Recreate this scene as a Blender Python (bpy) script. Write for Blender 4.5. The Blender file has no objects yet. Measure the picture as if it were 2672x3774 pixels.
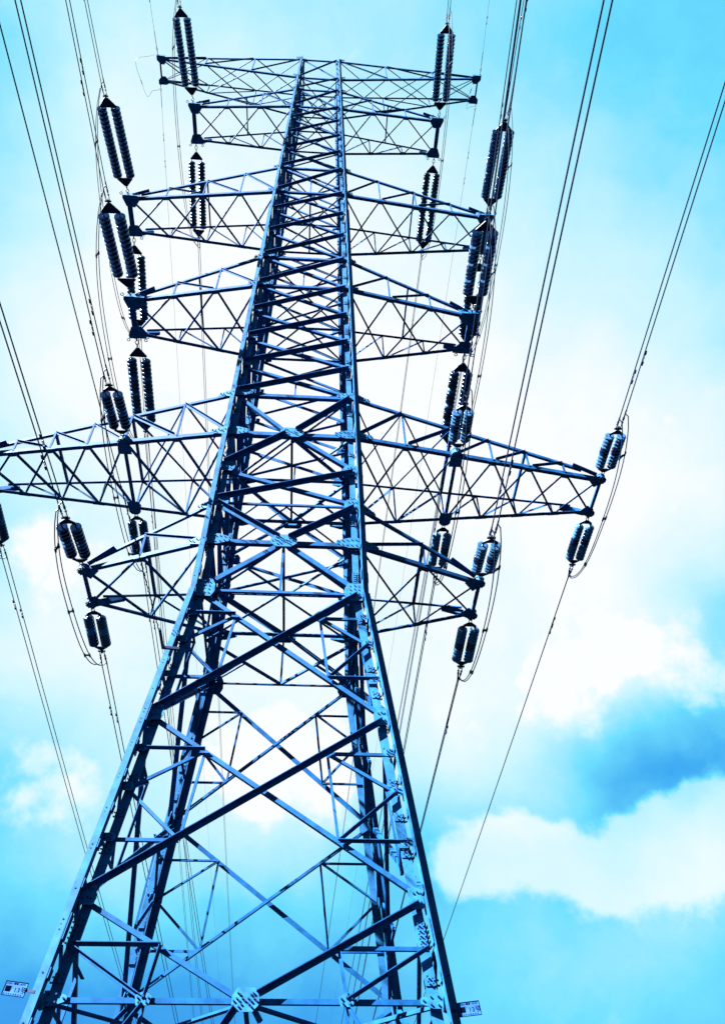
import bpy, math, random
from mathutils import Vector, Matrix
random.seed(7)
V = Vector
sc = bpy.context.scene

# ------------------------------------------------------------------ camera
CAM = V((0.71061, -15.16254, 1.6))
RT, UP, FW = V((0.99798, -0.06237, -0.01191)), V((-0.0366, -0.71825, 0.69482)), V((0.0519, 0.69299, 0.71908))
cd = bpy.data.cameras.new('camera')
cam = bpy.data.objects.new('camera', cd)
sc.collection.objects.link(cam)
M = Matrix((RT, UP, -FW)).transposed().to_4x4()
M.translation = CAM
cam.matrix_world = M
cd.sensor_fit = 'VERTICAL'
cd.sensor_height = 24.0
cd.sensor_width = 24.0
cd.lens = 3167.32 / 3774 * 24.0
cd.clip_start = 0.1
cd.clip_end = 6000
sc.camera = cam

# ------------------------------------------------------------------ sun, sky, exposure
SUN = V((-0.675, -0.35, 0.65)).normalized()          # direction towards the sun
SUN_STRENGTH = 5.0
BACK = 0.1
EXPOSURE = 4.5
sd = bpy.data.lights.new('sun', 'SUN')
sd.energy = SUN_STRENGTH
sd.angle = math.radians(0.5)
sd.color = (1.0, 0.96, 0.90)
sun = bpy.data.objects.new('sun', sd)
sc.collection.objects.link(sun)
sun.rotation_euler = SUN.to_track_quat('Z', 'Y').to_euler()
sun.location = (-40, -20, 80)
sc.view_settings.view_transform = 'Standard'
sc.view_settings.look = 'None'
sc.view_settings.gamma = 1.0
sc.view_settings.exposure = EXPOSURE
sc.view_settings.use_curve_mapping = False

w = bpy.data.worlds.new('World')
sc.world = w
w.use_nodes = True
nt = w.node_tree
N, Lk = nt.nodes, nt.links
for n in list(N):
    N.remove(n)

def node(t, **kw):
    n = N.new(t)
    for k, v in kw.items():
        setattr(n, k, v)
    return n

def mth(op, a, b=None, clamp=False):
    n = node('ShaderNodeMath', operation=op, use_clamp=clamp)
    for i, x in enumerate((a, b)):
        if x is None:
            continue
        if isinstance(x, (int, float)):
            n.inputs[i].default_value = x
        else:
            Lk.new(x, n.inputs[i])
    return n.outputs[0]

tc = node('ShaderNodeTexCoord')
D = tc.outputs['Generated']
# swirl the direction a little so that the cloud masses get ragged rims
nz = node('ShaderNodeTexNoise', noise_dimensions='3D')
nz.inputs['Scale'].default_value = 9.0
nz.inputs['Detail'].default_value = 7.0
nz.inputs['Roughness'].default_value = 0.55
Lk.new(D, nz.inputs['Vector'])
s1 = node('ShaderNodeVectorMath', operation='SUBTRACT')
Lk.new(nz.outputs['Color'], s1.inputs[0]); s1.inputs[1].default_value = (.5, .5, .5)
s2 = node('ShaderNodeVectorMath', operation='SCALE')
Lk.new(s1.outputs[0], s2.inputs[0]); s2.inputs['Scale'].default_value = 0.085
s3 = node('ShaderNodeVectorMath', operation='ADD')
Lk.new(D, s3.inputs[0]); Lk.new(s2.outputs[0], s3.inputs[1])
s4 = node('ShaderNodeVectorMath', operation='NORMALIZE')
Lk.new(s3.outputs[0], s4.inputs[0])
DW = s4.outputs[0]
CLOUDS = [(-0.3024, 0.2498, 0.9199, 164.7, 0.036), (-0.1558, 0.2500, 0.9556, 41.2, 0.056), (0.0214, 0.2431, 0.9698, 41.2, -0.025), (0.1981, 0.2284, 0.9532, 41.2, -0.038), (0.3515, 0.2090, 0.9126, 41.2, -0.022), (-0.3210, 0.3074, 0.8958, 164.7, -0.089), (-0.3250, 0.3447, 0.8807, 164.7, -0.137), (-0.2684, 0.3479, 0.8983, 164.7, 0.098), (-0.2042, 0.3501, 0.9142, 41.2, 0.121), (-0.0204, 0.3479, 0.9373, 41.2, 0.071), (0.2133, 0.3280, 0.9203, 41.2, 0.031), (0.3808, 0.3013, 0.8742, 41.2, -0.026), (-0.3299, 0.3980, 0.8560, 164.7, -0.098), (-0.2849, 0.4017, 0.8703, 164.7, 0.057), (-0.3137, 0.4622, 0.8294, 164.7, 0.094), (-0.1384, 0.4739, 0.8696, 41.2, 0.142), (0.0837, 0.4671, 0.8802, 41.2, 0.133), (0.2524, 0.4461, 0.8587, 41.2, 0.081), (0.4028, 0.4148, 0.8159, 41.2, -0.036), (-0.3169, 0.5783, 0.7518, 164.7, 0.134), (-0.1614, 0.5959, 0.7866, 41.2, 0.119), (-0.0108, 0.5986, 0.8010, 41.2, 0.043), (0.2654, 0.5676, 0.7793, 41.2, 0.094), (0.4188, 0.5287, 0.7383, 41.2, 0.025), (-0.2978, 0.6657, 0.6843, 164.7, -0.045), (-0.3320, 0.6587, 0.6752, 164.7, -0.028), (-0.1584, 0.6845, 0.7116, 41.2, 0.135), (-0.0065, 0.6891, 0.7246, 41.2, 0.061), (0.1987, 0.6699, 0.7154, 41.2, 0.108), (0.3844, 0.6256, 0.6788, 41.2, 0.114), (0.3646, 0.6738, 0.6427, 41.2, 0.133), (0.4274, 0.6525, 0.6258, 41.2, 0.096), (-0.2925, 0.7391, 0.6068, 164.7, 0.117), (-0.0023, 0.7668, 0.6418, 41.2, 0.177), (0.2505, 0.7374, 0.6273, 336.1, 0.021), (0.4114, 0.6907, 0.5947, 336.1, -0.083), (0.4316, 0.6830, 0.5892, 336.1, -0.107), (0.3431, 0.7134, 0.6110, 336.1, 0.035), (-0.2890, 0.7693, 0.5698, 164.7, 0.145), (0.2744, 0.7632, 0.5850, 336.1, -0.022), (0.4229, 0.7164, 0.5549, 336.1, -0.067), (0.3428, 0.7443, 0.5731, 336.1, 0.091), (0.3859, 0.7301, 0.5639, 336.1, 0.052), (-0.2858, 0.7920, 0.5396, 164.7, 0.077), (0.0011, 0.8221, 0.5694, 164.7, 0.098), (0.3637, 0.7604, 0.5381, 336.1, 0.130), (-0.2996, 0.8065, 0.5097, 164.7, -0.020), (-0.2161, 0.8242, 0.5234, 164.7, 0.077), (0.2021, 0.8214, 0.5334, 164.7, 0.172), (0.4041, 0.7643, 0.5025, 336.1, -0.047), (-0.2946, 0.8311, 0.4716, 164.7, -0.074), (-0.2431, 0.8431, 0.4797, 164.7, -0.020), (-0.1423, 0.8592, 0.4914, 164.7, 0.119), (-0.0355, 0.8664, 0.4981, 164.7, 0.085), (0.1530, 0.8548, 0.4960, 164.7, 0.146), (0.2718, 0.8311, 0.4852, 336.1, 0.025), (0.3387, 0.8118, 0.4757, 336.1, -0.142), (0.4212, 0.7815, 0.4602, 336.1, -0.148), (-0.0188, 0.8870, 0.4614, 164.7, 0.088), (0.1909, 0.8691, 0.4563, 164.7, 0.047), (0.2609, 0.8541, 0.4500, 336.1, 0.056), (0.3057, 0.8420, 0.4446, 336.1, -0.033), (0.3780, 0.8180, 0.4336, 336.1, -0.091), (0.4179, 0.8023, 0.4263, 336.1, -0.032), (-0.2862, 0.8639, 0.4144, 164.7, 0.040), (0.1522, 0.8879, 0.4342, 164.7, -0.028), (0.3468, 0.8411, 0.4150, 336.1, -0.010), (0.3878, 0.8262, 0.4085, 336.1, 0.032), (0.4154, 0.8152, 0.4037, 336.1, 0.064), (-0.2820, 0.8775, 0.3880, 164.7, 0.082), (-0.2231, 0.8912, 0.3950, 164.7, 0.068), (-0.1107, 0.9079, 0.4043, 164.7, 0.061), (-0.0161, 0.9128, 0.4080, 164.7, 0.075), (0.1751, 0.8977, 0.4043, 164.7, -0.069), (0.2442, 0.8837, 0.3992, 336.1, -0.020), (0.3927, 0.8371, 0.3807, 336.1, 0.062), (-0.2770, 0.8917, 0.3580, 164.7, 0.073), (-0.2102, 0.9069, 0.3651, 164.7, 0.036), (-0.1077, 0.9218, 0.3725, 164.7, 0.021), (-0.0145, 0.9266, 0.3757, 164.7, 0.041), (0.1740, 0.9117, 0.3722, 164.7, -0.049), (0.3691, 0.8595, 0.3536, 164.7, 0.027), (0.4081, 0.8441, 0.3479, 164.7, 0.024), (0.1723, 0.9271, 0.3328, 164.7, 0.035), (0.2823, 0.9026, 0.3251, 164.7, 0.047), (0.3836, 0.8685, 0.3140, 164.7, 0.035), (-0.2652, 0.9188, 0.2923, 164.7, -0.061), (-0.1009, 0.9477, 0.3029, 164.7, -0.036), (0.0119, 0.9522, 0.3053, 164.7, -0.032), (0.1841, 0.9356, 0.3013, 164.7, 0.088), (0.2791, 0.9138, 0.2951, 164.7, 0.045), (0.3599, 0.8876, 0.2874, 164.7, 0.037), (0.3904, 0.8758, 0.2838, 164.7, 0.033), (-0.2591, 0.9300, 0.2606, 164.7, -0.098), (0.0131, 0.9624, 0.2712, 164.7, -0.041), (0.1248, 0.9548, 0.2697, 164.7, 0.068), (0.2335, 0.9356, 0.2649, 164.7, 0.057), (0.3548, 0.8994, 0.2554, 164.7, 0.022), (0.3923, 0.8848, 0.2515, 164.7, 0.024)]
sep = node('ShaderNodeSeparateXYZ')
Lk.new(D, sep.inputs[0])
el = node('ShaderNodeMapRange')
Lk.new(sep.outputs['Z'], el.inputs['Value'])
el.inputs['From Min'].default_value = 0.15; el.inputs['From Max'].default_value = 0.7
el.inputs['To Min'].default_value = 0.24; el.inputs['To Max'].default_value = 0.52
acc = el.outputs[0]
for x, y, z, k, a in CLOUDS:
    dt = node('ShaderNodeVectorMath', operation='DOT_PRODUCT')
    Lk.new(DW, dt.inputs[0]); dt.inputs[1].default_value = V((x, y, z)).normalized()
    e = mth('EXPONENT', mth('MULTIPLY', mth('SUBTRACT', dt.outputs['Value'], 1.0), k))
    acc = mth('ADD', acc, mth('MULTIPLY', e, a))
nz2 = node('ShaderNodeTexNoise', noise_dimensions='3D')
nz2.inputs['Scale'].default_value = 8.0
nz2.inputs['Detail'].default_value = 8.0
nz2.inputs['Roughness'].default_value = 0.6
Lk.new(DW, nz2.inputs['Vector'])
acc = mth('ADD', acc, mth('MULTIPLY', mth('SUBTRACT', nz2.outputs['Fac'], 0.5), 0.30))
# heaped clouds with firmer rims low on the right and left
nz3 = node('ShaderNodeTexNoise', noise_dimensions='3D')
nz3.inputs['Scale'].default_value = 15.0
nz3.inputs['Detail'].default_value = 9.0
nz3.inputs['Roughness'].default_value = 0.58
Lk.new(D, nz3.inputs['Vector'])
CUM = [(0.1557, 0.9108, 0.3824, 1608, 0.58), (0.1795, 0.9009, 0.3952, 1608, 0.58), (0.2055, 0.8907, 0.4056, 1608, 0.58), (0.2311, 0.8825, 0.4096, 1608, 0.58), (0.2568, 0.8708, 0.4193, 1608, 0.58), (0.2734, 0.8759, 0.3976, 1608, 0.58), (0.2961, 0.8766, 0.3793, 1608, 0.58), (0.3200, 0.8676, 0.3805, 1608, 0.58), (0.3422, 0.8552, 0.3894, 1608, 0.58), (0.3640, 0.8421, 0.3980, 1608, 0.58), (0.3875, 0.8277, 0.4059, 1608, 0.58), (0.4102, 0.8144, 0.4104, 1608, 0.58), (0.4317, 0.8038, 0.4093, 1608, 0.58), (0.4545, 0.7916, 0.4084, 1608, 0.58), (0.2344, 0.8913, 0.3880, 1101, 0.34), (0.2615, 0.8840, 0.3876, 1101, 0.34), (0.3636, 0.8525, 0.3755, 1101, 0.34), (0.3881, 0.8416, 0.3757, 1101, 0.34), (0.4119, 0.8302, 0.3756, 1101, 0.34), (0.4346, 0.8204, 0.3716, 1101, 0.34), (0.3377, 0.8666, 0.3674, 1101, 0.34), (0.2411, 0.7798, 0.5777, 715, 0.26), (0.2742, 0.7780, 0.5653, 715, 0.26), (0.3067, 0.7607, 0.5720, 715, 0.26), (0.3429, 0.7383, 0.5808, 715, 0.26), (0.3775, 0.7330, 0.5659, 715, 0.26), (0.3150, 0.7811, 0.5391, 715, 0.26), (0.3598, 0.7534, 0.5505, 715, 0.26), (0.4021, 0.7357, 0.5450, 715, 0.26), (0.4262, 0.7292, 0.5354, 715, 0.26), (0.2783, 0.7965, 0.5368, 715, 0.26), (0.2405, 0.8135, 0.5295, 715, 0.26), (-0.2991, 0.8449, 0.4435, 1029, 0.34), (-0.2730, 0.8556, 0.4398, 1029, 0.34), (-0.2495, 0.8690, 0.4273, 1029, 0.34), (-0.2219, 0.8805, 0.4188, 1029, 0.34), (-0.0858, 0.8546, 0.5121, 579, 0.35), (-0.0461, 0.8589, 0.5101, 579, 0.35), (-0.0060, 0.8642, 0.5031, 579, 0.35), (0.0244, 0.8708, 0.4910, 579, 0.35), (-0.0640, 0.8747, 0.4804, 579, 0.35), (-0.0241, 0.8826, 0.4695, 579, 0.35), (0.3846, 0.8745, 0.2955, 1029, 0.20), (0.3979, 0.8727, 0.2829, 1029, 0.20), (-0.3137, 0.6864, 0.6561, 1029, 0.36), (-0.2830, 0.6976, 0.6582, 1029, 0.36), (-0.2512, 0.7083, 0.6598, 1029, 0.36), (-0.3118, 0.7130, 0.6281, 1029, 0.36), (-0.2722, 0.7243, 0.6335, 1029, 0.36)]
cs = None
for x, y, z, k, a in CUM:
    dt = node('ShaderNodeVectorMath', operation='DOT_PRODUCT')
    Lk.new(DW, dt.inputs[0]); dt.inputs[1].default_value = V((x, y, z)).normalized()
    e = mth('MULTIPLY', mth('EXPONENT', mth('MULTIPLY', mth('SUBTRACT', dt.outputs['Value'], 1.0), k)), a)
    cs = e if cs is None else mth('ADD', cs, e)
cs = mth('ADD', cs, mth('MULTIPLY', mth('SUBTRACT', nz3.outputs['Fac'], 0.5), 2.3))
cm = node('ShaderNodeMapRange', interpolation_type='SMOOTHSTEP')
Lk.new(cs, cm.inputs['Value'])
cm.inputs['From Min'].default_value = 0.36; cm.inputs['From Max'].default_value = 1.05
cm.inputs['To Min'].default_value = 0.0; cm.inputs['To Max'].default_value = 0.30
acc = mth('ADD', acc, cm.outputs[0])
ramp = node('ShaderNodeValToRGB')
Lk.new(acc, ramp.inputs['Fac'])
el_ = ramp.color_ramp.elements

def s2l(c):
    return tuple(((v / 255) / 12.92 if v <= 10 else (((v / 255) + .055) / 1.055) ** 2.4) for v in c) + (1,)
stops = [(0.08, (24, 112, 224)), (0.3, (42, 164, 240)), (0.52, (106, 222, 254)), (0.74, (196, 244, 255)), (1.0, (253, 255, 255))]
el_[0].position, el_[0].color = stops[0][0], s2l(stops[0][1])
el_[1].position, el_[1].color = stops[-1][0], s2l(stops[-1][1])
for p, c in stops[1:-1]:
    e = el_.new(p); e.color = s2l(c)
sky = node('ShaderNodeTexSky', sky_type='NISHITA')
sky.sun_disc = False
sky.sun_elevation = math.asin(SUN.z)
sky.sun_rotation = math.atan2(SUN.x, SUN.y)
sky.air_density = 1.6
# clear air seen through the gaps between the clouds
gain = 1.0 / (2 ** EXPOSURE * BACK)
sc1 = node('ShaderNodeVectorMath', operation='SCALE')
Lk.new(ramp.outputs['Color'], sc1.inputs[0]); sc1.inputs['Scale'].default_value = gain * 1.06
mx = node('ShaderNodeMix', data_type='RGBA')
mx.inputs['Factor'].default_value = 0.92
sc2 = node('ShaderNodeVectorMath', operation='SCALE')
Lk.new(sky.outputs['Color'], sc2.inputs[0]); sc2.inputs['Scale'].default_value = gain * 0.15
Lk.new(sc2.outputs[0], mx.inputs['A'])
Lk.new(sc1.outputs[0], mx.inputs['B'])
bg = node('ShaderNodeBackground')
bg.inputs['Strength'].default_value = BACK
Lk.new(mx.outputs['Result'], bg.inputs['Color'])
wo = node('ShaderNodeOutputWorld')
Lk.new(bg.outputs[0], wo.inputs['Surface'])

# ------------------------------------------------------------------ materials
def mat(name, col, rough=.5, spec=.3, var=.0, scale=6., metal=0., bump=0., trans=0.):
    m = bpy.data.materials.new(name)
    m.use_nodes = True
    t = m.node_tree
    b = t.nodes['Principled BSDF']
    b.inputs['Base Color'].default_value = (*col, 1)
    b.inputs['Roughness'].default_value = rough
    b.inputs['Specular IOR Level'].default_value = spec
    b.inputs['Specular Tint'].default_value = (.3, .62, 1, 1)
    b.inputs['Metallic'].default_value = metal
    if var:
        co = t.nodes.new('ShaderNodeTexCoord')
        n1 = t.nodes.new('ShaderNodeTexNoise')
        n1.inputs['Scale'].default_value = scale
        n1.inputs['Detail'].default_value = 6
        n1.inputs['Roughness'].default_value = .65
        t.links.new(co.outputs['Object'], n1.inputs['Vector'])
        r = t.nodes.new('ShaderNodeValToRGB')
        a, c = r.color_ramp.elements
        a.position, c.position = .3, .72
        a.color = (*[v * (1 - var) for v in col], 1)
        c.color = (*[min(1, v * (1 + var)) for v in col], 1)
        t.links.new(n1.outputs['Fac'], r.inputs['Fac'])
        t.links.new(r.outputs['Color'], b.inputs['Base Color'])
        rr = t.nodes.new('ShaderNodeMapRange')
        rr.inputs['To Min'].default_value = rough - .1
        rr.inputs['To Max'].default_value = rough + .12
        t.links.new(n1.outputs['Fac'], rr.inputs['Value'])
        t.links.new(rr.outputs[0], b.inputs['Roughness'])
        if bump:
            bp = t.nodes.new('ShaderNodeBump')
            bp.inputs['Strength'].default_value = bump
            bp.inputs['Distance'].default_value = .01
            t.links.new(n1.outputs['Fac'], bp.inputs['Height'])
            t.links.new(bp.outputs[0], b.inputs['Normal'])
    if trans:
        out = t.nodes['Material Output']
        tr = t.nodes.new('ShaderNodeBsdfTranslucent')
        tr.inputs['Color'].default_value = (.2, .45, .6, 1)
        ms = t.nodes.new('ShaderNodeMixShader')
        ms.inputs[0].default_value = trans
        t.links.new(b.outputs[0], ms.inputs[1])
        t.links.new(tr.outputs[0], ms.inputs[2])
        t.links.new(ms.outputs[0], out.inputs['Surface'])
    return m

STEEL = mat('galvanised_steel', (.0014, .0235, .080), .6, .05, .45, 4., 0, .15)
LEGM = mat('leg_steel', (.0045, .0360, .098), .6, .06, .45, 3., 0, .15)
BOLTM = mat('bolt_steel', (.0012, .006, .028), .5, .15, .2, 20.)
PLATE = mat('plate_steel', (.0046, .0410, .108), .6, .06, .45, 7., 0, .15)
FITTING = mat('forged_fitting', (.0009, .003, .015), .5, .15, .3, 15.)
PORC = mat('brown_glazed_porcelain', (.0005, .0028, .015), .12, .45, .15, 9.)
PALE = mat('grey_glazed_porcelain', (.015, .046, .105), .16, .4, .15, 9.)
WIRE = mat('stranded_aluminium', (.001, .0045, .022), .5, .15, .3, 30.)
EARTHW = mat('earth_wire', (.004, .024, .075), .5, .2, .2, 30.)
SIGNW = mat('enamel_plate', (.0085, .036, .12), .7, .03, .5, 9.)
SIGNK = mat('sign_black', (.0003, .0008, .004), .8, .0, .3, 9.)
GROUND = mat('ground_grass', (.0012, .0035, .0055), .9, .1, .5, .6)

# ------------------------------------------------------------------ mesh helpers
class MB:
    def __init__(s):
        s.v, s.f, s.m = [], [], []
    def add(s, vs, fs, mi=0):
        o = len(s.v)
        s.v += [V(x) for x in vs]
        s.f += [tuple(i + o for i in f) for f in fs]
        s.m += [mi] * len(fs)
    def merge(s, o):
        s.add(o.v, [], 0)
        k = len(s.v) - len(o.v)
        s.f += [tuple(i + k for i in f) for f in o.f]
        s.m += o.m
    def prism(s, poly, dirv, mi=0):
        n = len(poly)
        p = [V(x) for x in poly]
        nrm = V((0, 0, 0))
        for i in range(n):
            nrm += p[i].cross(p[(i + 1) % n])
        if nrm.dot(dirv) > 0:
            p.reverse()
        a = p + [x + dirv for x in p]
        s.add(a, [tuple(range(n)), tuple(range(2 * n - 1, n - 1, -1))] +
              [(i, i + n, (i + 1) % n + n, (i + 1) % n) for i in range(n)], mi)
    def angle(s, p, q, wd, th, a, b, mi=0):
        """L section from p to q; flange along a (centred on the line), outstanding flange along b"""
        p, q = V(p), V(q)
        d = (q - p).normalized()
        a = (a - d * a.dot(d)).normalized()
        b = b - d * b.dot(d); b = (b - a * b.dot(a)).normalized()
        c = p - a * (wd / 2)
        poly = [c, c + a * wd, c + a * wd + b * th, c + a * th + b * th, c + a * th + b * wd, c + b * wd]
        s.prism(poly, q - p, mi)
    def bar(s, p, q, wd, hg, a, mi=0):
        p, q = V(p), V(q)
        d = (q - p).normalized()
        a = (a - d * a.dot(d)).normalized()
        b = d.cross(a)
        s.prism([p + a * wd / 2 + b * hg / 2, p - a * wd / 2 + b * hg / 2, p - a * wd / 2 - b * hg / 2, p + a * wd / 2 - b * hg / 2], q - p, mi)
    def cyl(s, p, q, r, n=8, mi=0, r2=None):
        p, q = V(p), V(q)
        d = (q - p).normalized()
        a = d.orthogonal().normalized(); b = d.cross(a)
        r2 = r if r2 is None else r2
        vs = []
        for c, rr in ((p, r), (q, r2)):
            for i in range(n):
                t = 2 * math.pi * i / n
                vs.append(c + a * rr * math.cos(t) + b * rr * math.sin(t))
        s.add(vs, [tuple(range(n - 1, -1, -1)), tuple(range(n, 2 * n))] + [(i, (i + 1) % n, (i + 1) % n + n, i + n) for i in range(n)], mi)
    def tube(s, pts, r, n=6, mi=0):
        pts = [V(x) for x in pts]
        vs, fs = [], []
        up = None
        for i, p in enumerate(pts):
            d = (pts[min(i + 1, len(pts) - 1)] - pts[max(i - 1, 0)]).normalized()
            if up is None:
                up = d.orthogonal().normalized()
            up = (up - d * up.dot(d)).normalized()
            b = d.cross(up)
            for k in range(n):
                t = 2 * math.pi * k / n
                vs.append(p + up * r * math.cos(t) + b * r * math.sin(t))
        for i in range(len(pts) - 1):
            for k in range(n):
                fs.append((i * n + k, i * n + (k + 1) % n, (i + 1) * n + (k + 1) % n, (i + 1) * n + k))
        fs += [tuple(range(n - 1, -1, -1)), tuple(range((len(pts) - 1) * n, len(pts) * n))]
        s.add(vs, fs, mi)
    def lathe(s, prof, o, ax, n=16, mi=0):
        o, ax = V(o), V(ax).normalized()
        a = ax.orthogonal().normalized(); b = ax.cross(a)
        vs, fs = [], []
        m = len(prof)
        for r, h in prof:
            for k in range(n):
                t = 2 * math.pi * k / n
                vs.append(o + ax * h + (a * math.cos(t) + b * math.sin(t)) * r)
        for i in range(m - 1):
            for k in range(n):
                fs.append((i * n + k, i * n + (k + 1) % n, (i + 1) * n + (k + 1) % n, (i + 1) * n + k))
        fs += [tuple(range(n - 1, -1, -1)), tuple(range((m - 1) * n, m * n))]
        s.add(vs, fs, mi)
    def bolt(s, p, n, r=.017, h=.045, mi=1):
        s.cyl(p, V(p) + V(n) * h, r, 6, mi)
    def build(s, name, mats, parent=None, origin=V((0, 0, 0)), smooth=False):
        me = bpy.data.meshes.new(name)
        me.from_pydata([tuple(x - origin) for x in s.v], [], s.f)
        for m in (mats if isinstance(mats, (list, tuple)) else [mats]):
            me.materials.append(m)
        if len(set(s.m)) > 1 or (s.m and s.m[0]):
            me.polygons.foreach_set('material_index', s.m)
        if smooth:
            me.polygons.foreach_set('use_smooth', [True] * len(me.polygons))
        me.update()
        o = bpy.data.objects.new(name, me)
        sc.collection.objects.link(o)
        if parent:
            o.parent = parent
        return o

def thing(name, loc, label, cat, group=None):
    o = bpy.data.objects.new(name, None)
    sc.collection.objects.link(o)
    o.location = loc
    o['label'] = label; o['category'] = cat
    if group:
        o['group'] = group
    return o

def tag(o, label, cat, group=None):
    o['label'] = label; o['category'] = cat
    if group:
        o['group'] = group
    return o

# ------------------------------------------------------------------ ground
g = MB()
g.add([(-3000, -3000, 0), (3000, -3000, 0), (3000, 3000, 0), (-3000, 3000, 0)], [(0, 1, 2, 3)])
go = g.build('ground', GROUND)
go['kind'] = 'structure'

# ------------------------------------------------------------------ tower geometry
Z = {'top': 50.157, 'e': 47.154, 'u1': 45.332, 'l1': 42.898, 'u2': 35.596, 'l2': 33.273, 'u3': 27.938, 'l3': 26.025, 'u4': 20.085, 'l4': 18.437, 'm4': 17.05, 'u5': 15.828, 'l5': 14.601, 'k': 13.167, 'n1': 9.973, 'n2': 6.687, 'n3': 5.28}
Z['p'] = 41.15; Z['q'] = 39.35; Z['r'] = 37.5
Z['s'] = 31.5; Z['t'] = 29.75
Z['v'] = 24.35; Z['w'] = 22.85; Z['x'] = 21.45
HK, HN = 1.7854, 2.74

def hw(z):
    if z >= Z['k']:
        return HK + (1.0 - HK) * (z - Z['k']) / (Z['top'] - Z['k'])
    return HK + (HN - HK) * (z - Z['k']) / (Z['n3'] - Z['k'])

def fl(z):
    if z >= Z['k']:
        return .145 + (.095 - .145) * (z - Z['k']) / (Z['top'] - Z['k'])
    return .145 + (.165 - .145) * (Z['k'] - z) / Z['k']

def hc(z):
    return hw(z) - .85 * fl(z)

def rotf(face, x, y, z):
    for _ in range(face):
        x, y = -y, x
    return V((x, y, z))

def fp(face, u, z, off=0.):
    """point on face (0 near, 1 right, 2 far, 3 left); u in metres along the face, off outwards"""
    return rotf(face, u, -hc(z) - off, z)

def leg_u(z, side):
    return side * hc(z)

tower = thing('transmission_tower', (0, 0, 0), 'tall blue steel lattice pylon with six pairs of crossarms', 'pylon')

# collected bars: (kind, parent key, MB, size on screen)
cands = {}

def screen(p):
    v = p - CAM
    d = v.dot(FW)
    if d < .3:
        return None
    return V((v.dot(RT) / d, v.dot(UP) / d, d))

def vis_size(p, q, wd):
    a, b = screen(V(p)), screen(V(q))
    if a is None or b is None:
        return 0
    mid = (a + b) / 2
    f = 1.0
    if not (abs(mid.x) < .44 and abs(mid.y) < .61):
        f = .15
    return f * (V((a.x - b.x, a.y - b.y)).length * wd / mid.z)

def collect(kind, parent, mb, size):
    cands.setdefault(kind, []).append((size, parent, mb))

def brace(kind, face, u0, z0, u1, z1, wd, mode, trim=.0, th=.011):
    """bar on a face. mode 'out': flange standing out along the upper edge; 'in': flange pointing inwards along the lower edge"""
    off = .03 if mode == 'out' else -.012
    if kind == 'diagonal_brace' and mode == 'in':
        wd *= .82
    elif kind == 'redundant_brace':
        wd *= .82
    p, q = fp(face, u0, z0, off), fp(face, u1, z1, off)
    n = rotf(face, 0, -1, 0)
    d = (q - p).normalized()
    if trim:
        p, q = p + d * trim, q - d * trim
    e = n.cross(d)
    if e.z < 0:
        e = -e
    mb = MB()
    if mode == 'out':
        mb.angle(p, q, wd, th, -e, n)
    else:
        mb.angle(p, q, wd, th, e, -n)
    collect(kind, None, mb, vis_size(p, q, wd))

def horiz(face, k, wd, mid=False):
    z = Z[k]
    brace('horizontal_strut', face, -hc(z) + .05, z, hc(z) - .05, z, wd, 'in')

def xpanel(face, k0, k1, wd):
    z0, z1 = Z[k0], Z[k1]
    a0, a1 = hc(z0) - .06, hc(z1) - .06
    brace('diagonal_brace', face, -a0, z0 - .08, a1, z1 + .08, wd, 'in')
    brace('diagonal_brace', face, -a1, z1 + .08, a0, z0 - .08, wd, 'out')

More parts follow.
